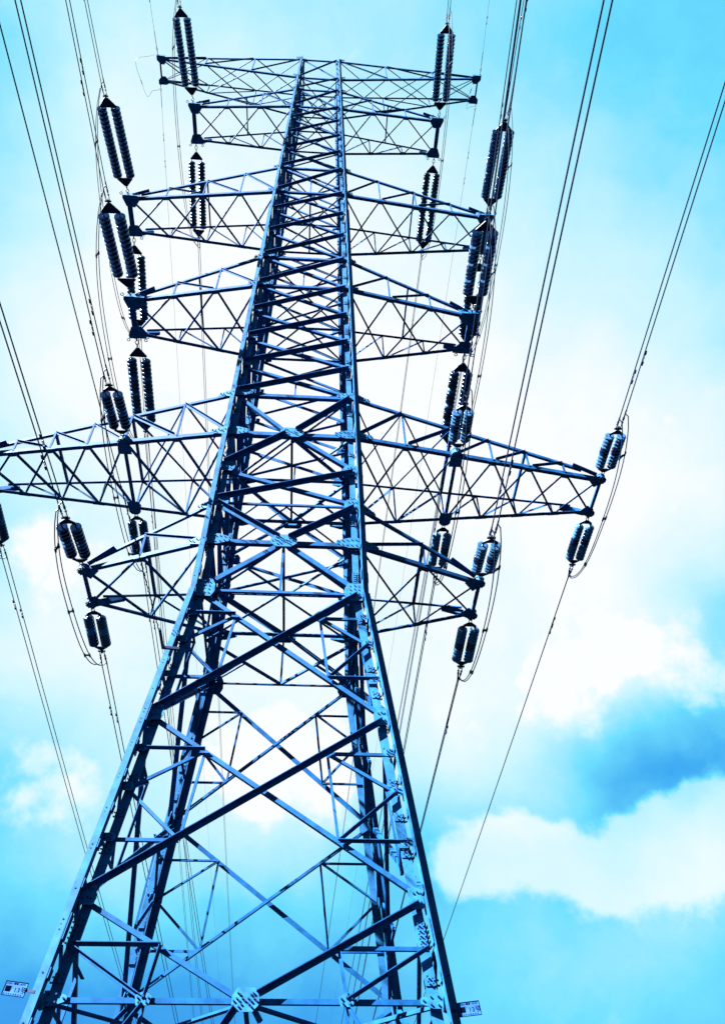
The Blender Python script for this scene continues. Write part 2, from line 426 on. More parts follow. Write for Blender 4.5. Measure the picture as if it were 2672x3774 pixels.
# legs: cruciform pairs of angles with batten plates
def make_leg(sx, sy):
    mb = MB()
    lv = [-.05, Z['n2'] * .5, Z['n3'], Z['n2'], Z['n1'], Z['k'], Z['l4'], Z['l3'], Z['l2'], Z['l1'], Z['top'] + .25]
    lv = [-.05, Z['k'], Z['top'] + .25]
    gp = .026
    for i in range(2):
        z0, z1 = lv[i], lv[i + 1]
        zs = [z0, z1] if i == 0 else [z0, (z0 + z1) / 2, z1]
        for za, zb in zip(zs[:-1], zs[1:]):
            wd = fl((za + zb) / 2) if i else fl(za * .5 + zb * .5)
            c0, c1 = V((sx * hc(za), sy * hc(za), za)), V((sx * hc(zb), sy * hc(zb), zb))
            for s in (-1, 1):                     # inner then outer angle
                o = V((sx * gp * s, sy * gp * s, 0))
                ax, ay = V((sx * s, 0, 0)), V((0, sy * s, 0))
                th = .018
                poly = [c0 + o, c0 + o + ax * wd, c0 + o + ax * wd + ay * th, c0 + o + ax * th + ay * th, c0 + o + ax * th + ay * wd, c0 + o + ay * wd]
                mb.prism(poly, c1 - c0, 0)
    # batten plates on both flanges, with bolts
    z = .6
    step = 0
    while z < Z['top'] - .3:
        wd = fl(z)
        c = V((sx * hc(z), sy * hc(z), z))
        ln = .14 if z < Z['k'] else .11
        big = (step % 6 == 3) and z < 45
        if big:
            ln *= 2.6
        for nx, ny in ((0, sy), (sx, 0)):
            n = V((nx, ny, 0)); e = V((sx, 0, 0)) if ny else V((0, sy, 0))
            for s in (-1, 1):
                # plate on the flange that lies along +-e
                base = c + n * (gp * s) + e * s * (gp + .012)
                outn = n
                pl = base + outn * (.019 if s > 0 else .003)
                if s > 0:
                    pl = base - outn * .012
                pw = wd * .92
                poly = [pl + V((0, 0, -ln / 2)), pl + V((0, 0, ln / 2)), pl + e * s * pw + V((0, 0, ln / 2)), pl + e * s * pw + V((0, 0, -ln / 2))]
                # keep the plate along the sloping leg
                slope = (V((sx * hc(z + 1), sy * hc(z + 1), z + 1)) - c)
                poly = [p_ + V((slope.x * (p_.z - z), slope.y * (p_.z - z), 0)) for p_ in poly]
                mb.prism(poly, outn * .012 * (1 if s < 0 else -1), 0)
                rows = 2 if not big else 5
                for r in range(rows):
                    for q in range(2):
                        zz = z + ln * ((r + .5) / rows - .5) + (.02 if q else -.02) * (0 if big else .6)
                        pb = c + e * s * (gp + wd * (.3 + .42 * q)) + n * (gp * s + (.018 if s < 0 else 0)) + (slope * (zz - z))
                        mb.bolt(pb + (outn * .012 if s < 0 else outn * .0), outn, .0135, random.uniform(.014, .026))
        z += .62 if z < Z['k'] else .82
        step += 1
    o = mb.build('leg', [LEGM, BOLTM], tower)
    return o
for sx, sy in ((-1, -1), (1, -1), (1, 1), (-1, 1)):
    make_leg(sx, sy)

def gusset(face, pts, bolts, out=.045, th=.012, kind='gusset_plate'):
    n = rotf(face, 0, -1, 0)
    mb = MB()
    mb.prism([fp(face, u, z, out) for u, z in pts], n * th)
    for u, z in bolts:
        mb.bolt(fp(face, u, z, out + th), n, .0135, random.uniform(.016, .03))
    c = fp(face, pts[0][0], pts[0][1], out)
    c2 = fp(face, pts[len(pts) // 2][0], pts[len(pts) // 2][1], out)
    collect(kind, None, mb, vis_size(c, c2, .3))

def leg_gusset(face, side, z, ln, h, taper=.35):
    """tapering plate from the leg inwards along a horizontal"""
    u0 = side * (hc(z) + .0); u1 = side * (hc(z) - ln)
    pts = [(u0, z - h / 2), (u1, z - h * taper / 2), (u1, z + h * taper / 2), (u0 - side * ln * .45, z + h / 2), (u0, z + h / 2)]
    if taper < .9:
        pts.insert(1, (u0 - side * ln * .45, z - h / 2))
    bl = []
    n = max(2, int(ln / .09))
    for i in range(n):
        t = (i + .6) / n
        hh = h * (1 if t < .45 else 1 - (1 - taper) * (t - .45) / .55)
        for s in ((-1, 1) if hh > .1 else (0,)):
            bl.append((u0 - side * ln * t, z + s * hh * .28))
    gusset(face, pts, bl)

def corner_gusset(face, side, z, wd, h):
    u0 = side * (hc(z) + .02); u1 = side * (hc(z) - wd)
    pts = [(u0, z - h / 2), (u1 + side * wd * .2, z - h / 2), (u1, z - h * .2), (u1, z + h * .2), (u1 + side * wd * .2, z + h / 2), (u0, z + h / 2)]
    bl = []
    for i in range(3):
        for j in range(max(2, int(h / .12))):
            m = max(2, int(h / .12))
            bl.append((u0 - side * wd * (.2 + .26 * i), z + h * ((j + .5) / m - .5) * .85 + .02 * (i % 2)))
    gusset(face, pts, bl)

def centre_gusset(face, z, wd, h):
    pts = [(-wd / 2, z + h * .15), (-wd / 2, z - h * .2), (-wd * .28, z - h / 2), (wd * .28, z - h / 2), (wd / 2, z - h * .2), (wd / 2, z + h * .15), (wd * .32, z + h / 2), (-wd * .32, z + h / 2)]
    bl = [(wd * (-.42 + .84 * i / 8), z - .02 + .03 * (i % 2)) for i in range(9)]
    bl += [(s * wd * (.2 + .08 * i), z + h * (.2 + .06 * i)) for s in (-1, 1) for i in range(2)]
    bl += [(s * wd * (.14 + .09 * i), z - h * (.2 + .1 * i)) for s in (-1, 1) for i in range(2)]
    gusset(face, pts, bl, .05)

def redundants_x(face, k0, k1, wd):
    """secondary bars of a tall X panel"""
    z0, z1 = Z[k0], Z[k1]
    w0, w1 = hc(z0), hc(z1)
    t = w0 / (w0 + w1)                       # crossing along each diagonal
    zc = z0 + (z1 - z0) * t
    for s in (-1, 1):
        P = (s * w0 + (-s * w1 - s * w0) * t / 2, z0 + (z1 - z0) * t / 2)
        Q = (s * w1 + (-s * w0 - s * w1) * (1 - t) / 2, z1 + (z0 - z1) * (1 - t) / 2)
        Mz = zc
        k = 'redundant_brace'
        brace(k, face, s * (hc(P[1]) - .05), P[1], P[0], P[1], wd, 'in' if s > 0 else 'out')
        brace(k, face, P[0], P[1], s * (hc(Mz) - .05), Mz, wd, 'in')
        brace(k, face, Q[0], Q[1], s * (hc(Mz) - .05), Mz, wd, 'out' if s > 0 else 'in')
        brace(k, face, s * (hc(Q[1]) - .05), Q[1], Q[0], Q[1], wd, 'out' if s > 0 else 'in')
        brace(k, face, P[0], P[1], Q[0], Q[1], wd * .85, 'in')
        corner_gusset(face, s, P[1], .17, .14)
        corner_gusset(face, s, Mz, .17, .16)
        corner_gusset(face, s, Q[1], .17, .14)

for f in range(4):
    # upper body: crossed panels
    seq = ['top', 'e', 'u1', 'l1', 'p', 'q', 'r', 'u2', 'l2', 's', 't', 'u3', 'l3', 'v', 'w', 'x', 'u4']
    for a, b in zip(seq[:-1], seq[1:]):
        wd = .074 + .041 * (Z['top'] - Z[a]) / 30
        if (a, b) in (('top', 'e'), ('e', 'u1')):
            wd = .066
        xpanel(f, a, b, wd)
    for k in ('top', 'e', 'u1', 'l1', 'u2', 'l2', 'u3', 'l3', 'u4'):
        horiz(f, k, .075 + .03 * (Z['top'] - Z[k]) / 30)
    for k in seq:
        ln = .2 + .16 * (Z['top'] - Z[k]) / 30
        if k in ('e', 'u1', 'l1', 'u2', 'l2', 'u3', 'l3', 'u4'):
            for s in (-1, 1):
                leg_gusset(f, s, Z[k], ln * 1.15, ln * .75)
        elif k != 'top':
            for s in (-1, 1):
                leg_gusset(f, s, Z[k], ln * .8, ln * .5, .9)
    # hangers under the crossings
    for a, b in (('u2', 'l2'), ('u3', 'l3'), ('x', 'u4'), ('v', 'w')):
        if (a, b) == ('v', 'w'):
            continue
        brace('redundant_brace', f, 0, (Z[a] + Z[b]) / 2, 0, Z[b], .05, 'in')
    # K panels of the waist
    wd = .118
    for a, b in (('u4', 'l4'), ('u5', 'l5')):
        for s in (-1, 1):
            brace('diagonal_brace', f, s * (hc(Z[a]) - .05), Z[a] - .1, s * .12, Z[b] + .08, wd, 'in' if (s < 0 and a == 'u4') else 'out')
    for a, b in (('l4', 'm4'), ('l5', 'k')):
        for s in (-1, 1):
            brace('diagonal_brace', f, s * .12, Z[a] - .08, s * (hc(Z[b]) - .06), Z[b] + .1, wd * 1.1, 'out' if (s < 0 and a == 'l4') else 'in')
    horiz(f, 'l4', .125); horiz(f, 'l5', .105)
    horiz(f, 'u5', .05); horiz(f, 'k', .055)
    xpanel(f, 'm4', 'u5', .108)
    for k in ('l4', 'l5'):
        centre_gusset(f, Z[k], .58, .36)
        for s in (-1, 1):
            leg_gusset(f, s, Z[k], .5, .3)
    for k in ('m4', 'u5'):
        for s in (-1, 1):
            corner_gusset(f, s, Z[k], .3, .34)
    for s in (-1, 1):
        corner_gusset(f, s, Z['k'], .34, .48)
    brace('redundant_brace', f, 0, Z['l5'] - .15, 0, Z['k'], .06, 'in')
    # the splayed lower body
    xpanel(f, 'k', 'n1', .100)
    xpanel(f, 'n1', 'n2', .090)
    redundants_x(f, 'k', 'n1', .066)
    redundants_x(f, 'n1', 'n2', .062)
    for s in (-1, 1):
        corner_gusset(f, s, Z['n1'], .22, .34)
        corner_gusset(f, s, Z['n2'], .21, .32)
        leg_gusset(f, s, Z['n3'], .30, .19)
        brace('diagonal_brace', f, s * (hc(Z['n2']) - .05), Z['n2'] - .08, s * .15, Z['n3'] + .07, .082, 'in' if s < 0 else 'out')
        # secondary bars between n2 and n3
        zm = (Z['n2'] + Z['n3']) / 2
        um = s * hc(Z['n2']) / 2
        hm = s * hc(Z['n3']) * .51
        brace('redundant_brace', f, s * (hc(zm) - .05), zm, um, zm, .066, 'out' if s < 0 else 'in')
        brace('redundant_brace', f, um, zm, hm, Z['n3'], .056, 'out')
        brace('redundant_brace', f, s * (hc(zm) - .05), zm, hm, Z['n3'], .066, 'out')
        gusset(f, [(hm - .11, Z['n3'] + .04), (hm - .08, Z['n3'] - .08), (hm + .08, Z['n3'] - .08), (hm + .11, Z['n3'] + .04), (hm, Z['n3'] + .10)],
               [(hm - .07, Z['n3'] + .015), (hm, Z['n3'] + .035), (hm + .07, Z['n3'] + .015), (hm - .05, Z['n3'] - .045), (hm + .05, Z['n3'] - .045)])
        # below: raking bars to the feet
        brace('diagonal_brace', f, s * .12, Z['n3'] - .1, s * (hc(.6) - .1), .6, .085, 'in' if s > 0 else 'out')
        brace('redundant_brace', f, hm, Z['n3'] - .05, s * hc(2.9) * .5, 2.9, .06, 'in')
        brace('redundant_brace', f, hm, Z['n3'] - .05, s * (hc(3.0) - .05), 3.0, .06, 'out')
        brace('redundant_brace', f, s * hc(2.9) * .5, 2.9, s * (hc(2.9) - .05), 2.9, .06, 'in')
    horiz(f, 'n3', .066)
    centre_gusset(f, Z['n3'], .36, .30)

# plan bracing
def plan(p, q, wd=.07, th=.009):
    mb = MB()
    p, q = V(p), V(q)
    d = (q - p).normalized()
    mb.angle(p, q, wd, th, d.cross(V((0, 0, 1))), V((0, 0, 1)))
    collect('plan_brace', None, mb, vis_size(p, q, wd))
for k, wd in (('e', .045), ('u1', .045), ('l1', .05), ('u2', .05), ('l2', .055), ('u3', .055), ('l3', .06), ('u4', .06)):
    z = Z[k]; a = hc(z) - .05
    plan((-a, -a, z - .03), (a, a, z - .03), wd)
    plan((-a, a, z - .045), (a, -a, z - .045), wd)
for k, wd in (('l4', .06), ('u5', .045), ('l5', .06), ('k', .055), ('n3', .066)):
    z = Z[k]; a = hc(z) - .06
    c = [(0, -a), (a, 0), (0, a), (-a, 0)]
    for i in range(4):
        p, q = c[i], c[(i + 1) % 4]
        plan((p[0], p[1], z - .04), (q[0], q[1], z - .04), wd)
        # small ties from the corners of the body to the diamond
        if k in ('k', 'n3', 'l4'):
            sx, sy = (1 if p[0] + q[0] > 0 else -1), (1 if p[1] + q[1] > 0 else -1)
            plan((sx * a, sy * a, z - .05), ((p[0] + q[0]) / 2, (p[1] + q[1]) / 2, z - .05), wd * .8)
    if k in ('l4', 'l5', 'n3'):
        plan((0, -a, z - .06), (0, a, z - .06), wd)
    if k == 'n3':
        plan((-a, 0, z - .075), (a, 0, z - .075), wd)
z = Z['l2']; a = hc(z) - .05
plan((0, -a, z - .06), (0, a, z - .06), .06)

# ------------------------------------------------------------------ crossarms
# level: (length, half width at tip, tip height, bottom key, top key, x of the panel points beyond the body as fractions, chord size)
ARMS = [
    (8.285, .565, 50.10, 'e', 'top', [1 / 3, 2 / 3, 1], .095),
    (5.632, .782, 42.887, 'l1', 'u1', [1 / 3, 2 / 3, 1], .105),
    (6.801, .688, 33.199, 'l2', 'u2', [.25, .5, .75, 1], .115),
    (5.436, .637, 26.027, 'l3', 'u3', [1 / 3, 2 / 3, 1], .115),
    (8.048, .605, 18.299, 'l4', 'u4', None, .108),
    (4.446, .573, 14.586, 'l5', 'u5', [.54, 1], .096),
]
MIDX = 4.181
NUM = ['top', 'second', 'third', 'fourth', 'long fifth', 'short bottom']

def lbar(kind, arm, p, q, wd, a, b, th=.009):
    mb = MB()
    mb.angle(p, q, wd, th, a, b)
    collect(kind, arm, mb, vis_size(p, q, wd))

tips = {}
for lev, (L0, t, zt, kb, kt, fr, cw) in enumerate(ARMS):
    for s in (-1, 1):
        L = L0
        mbc = MB()
        arm_key = (lev, s)
        bB, bT = hc(Z[kb]), hc(Z[kt])
        if lev == 4 and s < 0:
            L = 7.93
        if fr is None:
            x0 = bB
            fr_ = [(MIDX - x0) / 2 / (L - x0), (MIDX - x0) / (L - x0)]
            fr_ += [fr_[1] + (1 - fr_[1]) * i / 4 for i in range(1, 5)]
        else:
            fr_ = fr
        fr_ = [0] + fr_
        tipz = zt
        B, T = {}, {}
        zb0, zt0 = Z[kb], Z[kt]
        if lev == 0:
            zt_top, zt_bot = tipz + .05, tipz - .06
        else:
            zt_top, zt_bot = tipz + .16, tipz
        for y in (-1, 1):
            B[y] = [V((s * (bB + (L - bB) * f), y * (bB + (t - bB) * f), zb0 + (zt_bot - zb0) * f)) for f in fr_]
            T[y] = [V((s * (bT + (L - bT) * f), y * (bT + (t - bT) * f), zt0 + (zt_top - zt0) * f)) for f in fr_]
            tips[(lev, s, y)] = B[y][-1]
            out = V((0, y, 0))
            # chords: bottom chord has a vertical outer flange and a flat flange underneath
            mbc.angle(B[y][0] - (B[y][1] - B[y][0]).normalized() * .05, B[y][-1], cw, .012, V((0, 0, 1)), -out)
            tw = cw * (.72 if lev else .8)
            q = T[y][0] + (T[y][-1] - T[y][0]) * (.93 if lev else .985)
            mbc.angle(T[y][0] - (T[y][1] - T[y][0]).normalized() * .05, q, tw, .010, V((0, 0, 1)), -out)
        arm = mbc
        n = len(fr_) - 1
        zup = V((0, 0, 1))
        lw = cw * .5
        # crossed lacing in the bottom plane
        for i in range(n):
            for y in (-1, 1):
                p, q = B[y][i].copy(), B[-y][i + 1].copy()
                dz = -.012 if y < 0 else .004
                p.z += dz - .03; q.z += dz - .03
                d = (q - p).normalized()
                lbar('lacing_bar', arm_key, p + d * .08, q - d * .08, lw, d.cross(zup), zup)
        if lev == 0:
            for i in range(n):
                for y in (-1, 1):
                    p, q = T[y][i].copy(), T[-y][i + 1].copy()
                    dz = -.012 if y < 0 else .004
                    p.z += dz; q.z += dz
                    d = (q - p).normalized()
                    lbar('lacing_bar', arm_key, p + d * .05, q - d * .05, lw * .9, d.cross(zup), zup)
        if lev == 4:
            for i in range(2):
                for y in (-1, 1):
                    p, q = T[y][i].copy(), T[-y][i + 1].copy()
                    dz = -.012 if y < 0 else .004
                    p.z += dz; q.z += dz
                    d = (q - p).normalized()
                    lbar('lacing_bar', arm_key, p + d * .05, q - d * .05, lw * .75, d.cross(zup), zup)
        # upright faces
        for y in (-1, 1):
            out = V((0, y, 0))
            for i in range(1, n):
                p, q = B[y][i], T[y][i]
                if (q - p).length > .12:
                    lbar('web_bar', arm_key, p + out * .012, q + out * .012, .045 if lev else .05, V((s, 0, 0)), -out, .006)
            for i in range(n - 1 if lev else n):
                if lev == 0:
                    p, q = T[y][i], B[y][i + 1]
                else:
                    p, q = B[y][i], T[y][i + 1]
                d = (q - p).normalized()
                lbar('web_bar', arm_key, p + d * .1 - out * .012, q - out * .012, .075 if (i < 2 and lev == 4) else .058, -zup, out, .008)
            # bottom panel plates
            for i in range(0 if lev == 4 else 1, n):
                m = MB()
                c = B[y][i]
                r = .15 if lev != 0 else .11
                if lev == 4 and i == 2:
                    continue
                e = (B[y][i] - B[y][i - 1]).normalized() if i else (B[y][1] - B[y][0]).normalized()
                inn = V((0, -y, 0))
                z_ = -cw / 2 - .002
                pts = [c - e * r, c - e * r * .5 + inn * r * .95, c + e * r * .5 + inn * r * .95, c + e * r]
                m.prism([p_ + V((0, 0, z_)) for p_ in pts], V((0, 0, -.01)))
                for bx in (-.5, 0, .5):
                    m.bolt(c + e * r * bx + inn * r * .45 + V((0, 0, z_ - .01)), V((0, 0, -1)), .013, .03)
                collect('panel_plate', arm_key, m, vis_size(c - e * r, c + e * r, .15))
        # strut across the top plane
        for f in ([.5] if lev in (1, 2, 3) else [fr_[1]] if lev == 5 else [fr_[2], fr_[4]] if lev == 4 else []):
            p, q = T[-1][0].lerp(T[-1][-1], f), T[1][0].lerp(T[1][-1], f)
            lbar('web_bar', arm_key, p, q, .06 if lev < 4 else .085, V((s, 0, 0)), -zup)
        # tie beam between the tips
        m = MB()
        p, q = B[-1][-1], B[1][-1]
        wdt = (.18 if lev in (1, 2, 3) else .08)
        zz = V((0, 0, -.04))
        m.bar(p + zz, q + zz, wdt, .05, V((1, 0, 0)))
        if lev in (1, 2, 3):
            for f in (.12, .36, .64, .88):
                m.bar(p.lerp(q, f) + zz + V((0, 0, -.03)) + V((-wdt * .48, 0, 0)), p.lerp(q, f) + zz + V((0, 0, -.03)) + V((wdt * .48, 0, 0)), .16, .012, V((0, 1, 0)))
        collect('tie_beam', arm_key, m, 1 + vis_size(p, q, wdt))
        # end plates
        for y in (-1, 1):
            c = B[y][-1]
            m = MB()
            if lev in (4, 5):
                # round hanger plates under and over the corner, joined by a rim
                for zo, rr in ((-.085, .135), (.05, .125)):
                    m.prism([c + V((rr * math.cos(a_ * math.pi / 5 + .3), rr * math.sin(a_ * math.pi / 5 + .3), zo)) for a_ in range(10)], V((0, 0, .016)))
                for a_ in range(10):
                    aa = a_ * math.pi / 5 + .3
                    m.bolt(c + V((.105 * math.cos(aa), .105 * math.sin(aa), -.085)), V((0, 0, -1)), .012, .03)
                m.cyl(c + V((0, 0, -.07)), c + V((0, 0, .05)), .11, 12)
                m.prism([c + V((-s * .34, -y * .0, -.055)), c + V((-s * .05, y * .13, -.055)), c + V((s * .05, -y * .1, -.055)), c + V((-s * .12, -y * .28, -.055))], V((0, 0, .012)))
            elif lev == 0:
                m.prism([c + V((s * .16, y * .14, -.09)), c + V((s * .16, -y * .08, -.09)), c + V((-s * .02, -y * .28, -.09)), c + V((-s * .22, -y * .28, -.09)), c + V((-s * .42, y * .05, -.09)), c + V((-s * .2, y * .14, -.09))], V((0, 0, .014)))
                m.prism([c + V((s * .16, y * .13, -.09)), c + V((-s * .3, y * .13, -.09)), c + V((-s * .3, y * .13, .09)), c + V((s * .16, y * .13, .09))], V((0, y * .014, 0)))
                m.cyl(c + V((s * .1, y * .14, 0)), c + V((s * .1, y * .2, 0)), .03, 8)
            else:
                m.prism([c + V((s * .22, y * .14, -.075)), c + V((s * .24, y * .02, -.075)), c + V((s * .12, -y * .3, -.075)), c + V((-s * .2, -y * .34, -.075)), c + V((-s * .42, -y * .02, -.075)), c + V((-s * .3, y * .13, -.075))], V((0, 0, .016)))
                m.prism([c + V((s * .2, y * .11, -.075)), c + V((-s * .42, y * .11, -.075)), c + V((-s * .42, y * .11, .14)), c + V((s * .1, y * .11, .14))], V((0, y * .014, 0)))
                for sx2 in (-.3, .26):        # rings for the hold-down fittings
                    cc = c + V((s * sx2, y * .2, -.06))
                    m.tube([cc + V((.05 * math.cos(q_ * math.pi / 4), .05 * math.sin(q_ * math.pi / 4), 0)) for q_ in range(9)], .014, 5)
                for bx in range(5):
                    m.bolt(c + V((s * (.12 - .1 * bx), -y * .02, -.075)), V((0, 0, -1)), .014, .035)
            collect('end_plate', arm_key, m, 1 + vis_size(c, c + V((.3, 0, 0)), .3))
            if lev:
                # stiff angle bolted along the end of the top chord
                d = (B[y][-1] - T[y][0]).normalized()
                m = MB()
                q0, q1 = c - d * .75 + V((0, y * .03, .135)), c - d * .12 + V((0, y * .03, .03))
                m.angle(q0, q1, .12, .014, V((0, 0, 1)), V((0, y, 0)))
                for i in range(6):
                    m.bolt(q0.lerp(q1, .08 + i * .16) + V((0, y * .016, -.02 - .02 * (i % 2))), V((0, y, 0)), .014, .035)
                collect('end_angle', arm_key, m, vis_size(q0, q1, .12))
            # plates fixing the chords to the leg
            for pts, zz in ((B, 0), (T, 0)):
                m = MB()
                b0 = pts[y][0]; e = (pts[y][1] - pts[y][0]).normalized()
                oo = V((0, y * .05, 0))
                hh = .2 if lev < 4 else .27
                ln = .34 if lev < 4 else .48
                m.prism([b0 + oo + V((0, 0, hh / 2)), b0 + oo + e * ln * .35 + V((0, 0, hh / 2)), b0 + oo + e * ln + V((0, 0, .04)), b0 + oo + e * ln + V((0, 0, -.04)), b0 + oo + e * ln * .35 + V((0, 0, -hh / 2)), b0 + oo + V((0, 0, -hh / 2))], V((0, y * .012, 0)))
                for i in range(5):
                    m.bolt(b0 + oo + e * ln * (.2 + .17 * i) + V((0, y * .012, .02 * (1 - 2 * (i % 2)))), V((0, y, 0)), .015, .045)
                collect('root_plate', arm_key, m, vis_size(b0, b0 + e * .4, .2))
        if lev == 4:
            # inner suspension point of the long arm: plates, twin tie, post
            for y in (-1, 1):
                c = B[y][2]
                tips[(6, s, y)] = c.copy()
                m = MB()
                for zo, rr in ((-.1, .165), (.06, .15)):
                    m.prism([c + V((rr * math.cos(a_ * math.pi / 5 + .3), rr * math.sin(a_ * math.pi / 5 + .3), zo)) for a_ in range(10)], V((0, 0, .016)))
                m.cyl(c + V((0, 0, -.09)), c + V((0, 0, .06)), .135, 12)
                m.prism([c + V((-.15, 0, -.12)), c + V((.15, 0, -.12)), c + V((.17, -y * .34, -.12)), c + V((-.17, -y * .34, -.12))], V((0, 0, .012)))
                for a_ in range(10):
                    aa = a_ * math.pi / 5 + .3
                    m.bolt(c + V((.13 * math.cos(aa), .13 * math.sin(aa), -.1)), V((0, 0, -1)), .013, .03)
                collect('end_plate', arm_key, m, 1 + vis_size(c, c + V((.3, 0, 0)), .3))
            m = MB()
            p, q = B[-1][2], B[1][2]
            for o in (-.0,):
                m.bar(p + V((o, 0, -.06)), q + V((o, 0, -.06)), .085, .04, V((1, 0, 0)))
            collect('tie_beam', arm_key, m, 1 + vis_size(p, q, .1))
        ao = mbc.build('crossarm', STEEL, tower)
        cands.setdefault('_arm', {})[arm_key] = ao

arms = cands.pop('_arm')
MATS = [STEEL, BOLTM]
for kind, lst in cands.items():
    lst.sort(key=lambda c: -c[0])
    for size, par, mb in lst[:100]:
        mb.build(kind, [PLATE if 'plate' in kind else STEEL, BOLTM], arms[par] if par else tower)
    rest = lst[100:]
    if rest:
        m = MB()
        for size, par, mb in rest:
            m.merge(mb)
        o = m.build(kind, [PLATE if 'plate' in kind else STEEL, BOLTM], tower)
        o['kind'] = 'stuff'

# ------------------------------------------------------------------ insulator strings
def disc_mesh(name, r, pitch, m):
    """one cap-and-pin disc, axis +Z pointing away from the tower, cap at the bottom"""
    mb = MB()
    prof = [(.035, 0), (.045, .01), (.048, pitch * .42), (.095, pitch * .12), (r * .78, pitch * .24), (r * .98, pitch * .46), (r, pitch * .84), (r * .97, pitch * .90),
            (r * .86, pitch * .80), (r * .80, pitch * .94), (r * .70, pitch * .80), (r * .60, pitch * .93), (r * .46, pitch * .78), (r * .34, pitch * .88), (.03, pitch * .76), (.02, pitch * 1.02)]
    mb.lathe(prof, (0, 0, 0), (0, 0, 1), 18)
    me = bpy.data.meshes.new(name)
    me.from_pydata([tuple(x) for x in mb.v], [], mb.f)
    me.materials.append(m)
    me.polygons.foreach_set('use_smooth', [True] * len(me.polygons))
    return me
DA = (disc_mesh('dark_disc', .166, .158, PORC), disc_mesh('pale_disc', .166, .158, PALE))
DB = (disc_mesh('dark_disc', .122, .112, PORC), disc_mesh('pale_disc', .122, .112, PALE))

STR = [(1, -1, -1, -0.0462, 0.1451, 4.1419), (1, 1, -1, -0.039, 0.1087, 4.1278), (1, -1, 1, -0.019, 0.1667, 4.5125), (1, 1, 1, -0.0238, 0.1475, 4.5341), (2, -1, -1, -0.0429, 0.1982, 3.9061), (2, 1, -1, -0.0248, 0.1982, 3.8979), (2, -1, 1, -0.036, 0.1437, 3.9628), (2, 1, 1, -0.022, 0.13, 4.0), (3, -1, -1, -0.0248, 0.2082, 3.5671), (3, 1, -1, -0.0431, 0.2134, 3.6653), (3, -1, 1, -0.0226, 0.0607, 3.8639), (3, 1, 1, -0.015, 0.09, 3.9), (4, -1, -1, -0.035, 0.11, 1.78), (4, 1, -1, -0.0387, 0.1082, 1.7641), (4, -1, 1, -0.015, 0.085, 1.88), (4, 1, 1, -0.0188, 0.0837, 1.9057), (6, -1, -1, -0.0368, 0.1326, 1.8372), (6, 1, -1, -0.0362, 0.1365, 1.731), (6, -1, 1, -0.0011, 0.0484, 1.9024), (6, 1, 1, -0.0086, 0.1198, 1.8503), (5, -1, -1, -0.0292, 0.1011, 1.7276), (5, 1, -1, -0.0287, 0.1809, 1.7373), (5, -1, 1, -0.0098, 0.0435, 1.7306), (5, 1, 1, -0.0089, 0.1138, 1.7889)]
LVN = {1: 'second crossarm', 2: 'third crossarm', 3: 'fourth crossarm', 4: 'long fifth crossarm', 5: 'short lowest crossarm', 6: 'middle of the long fifth crossarm'}

def where(lev, s, part='end'):
    side = 'left' if s < 0 else 'right'
    if lev == 6:
        return 'middle of %s half of the long fifth crossarm' % side
    return '%s end of the %s' % (side, LVN[lev])

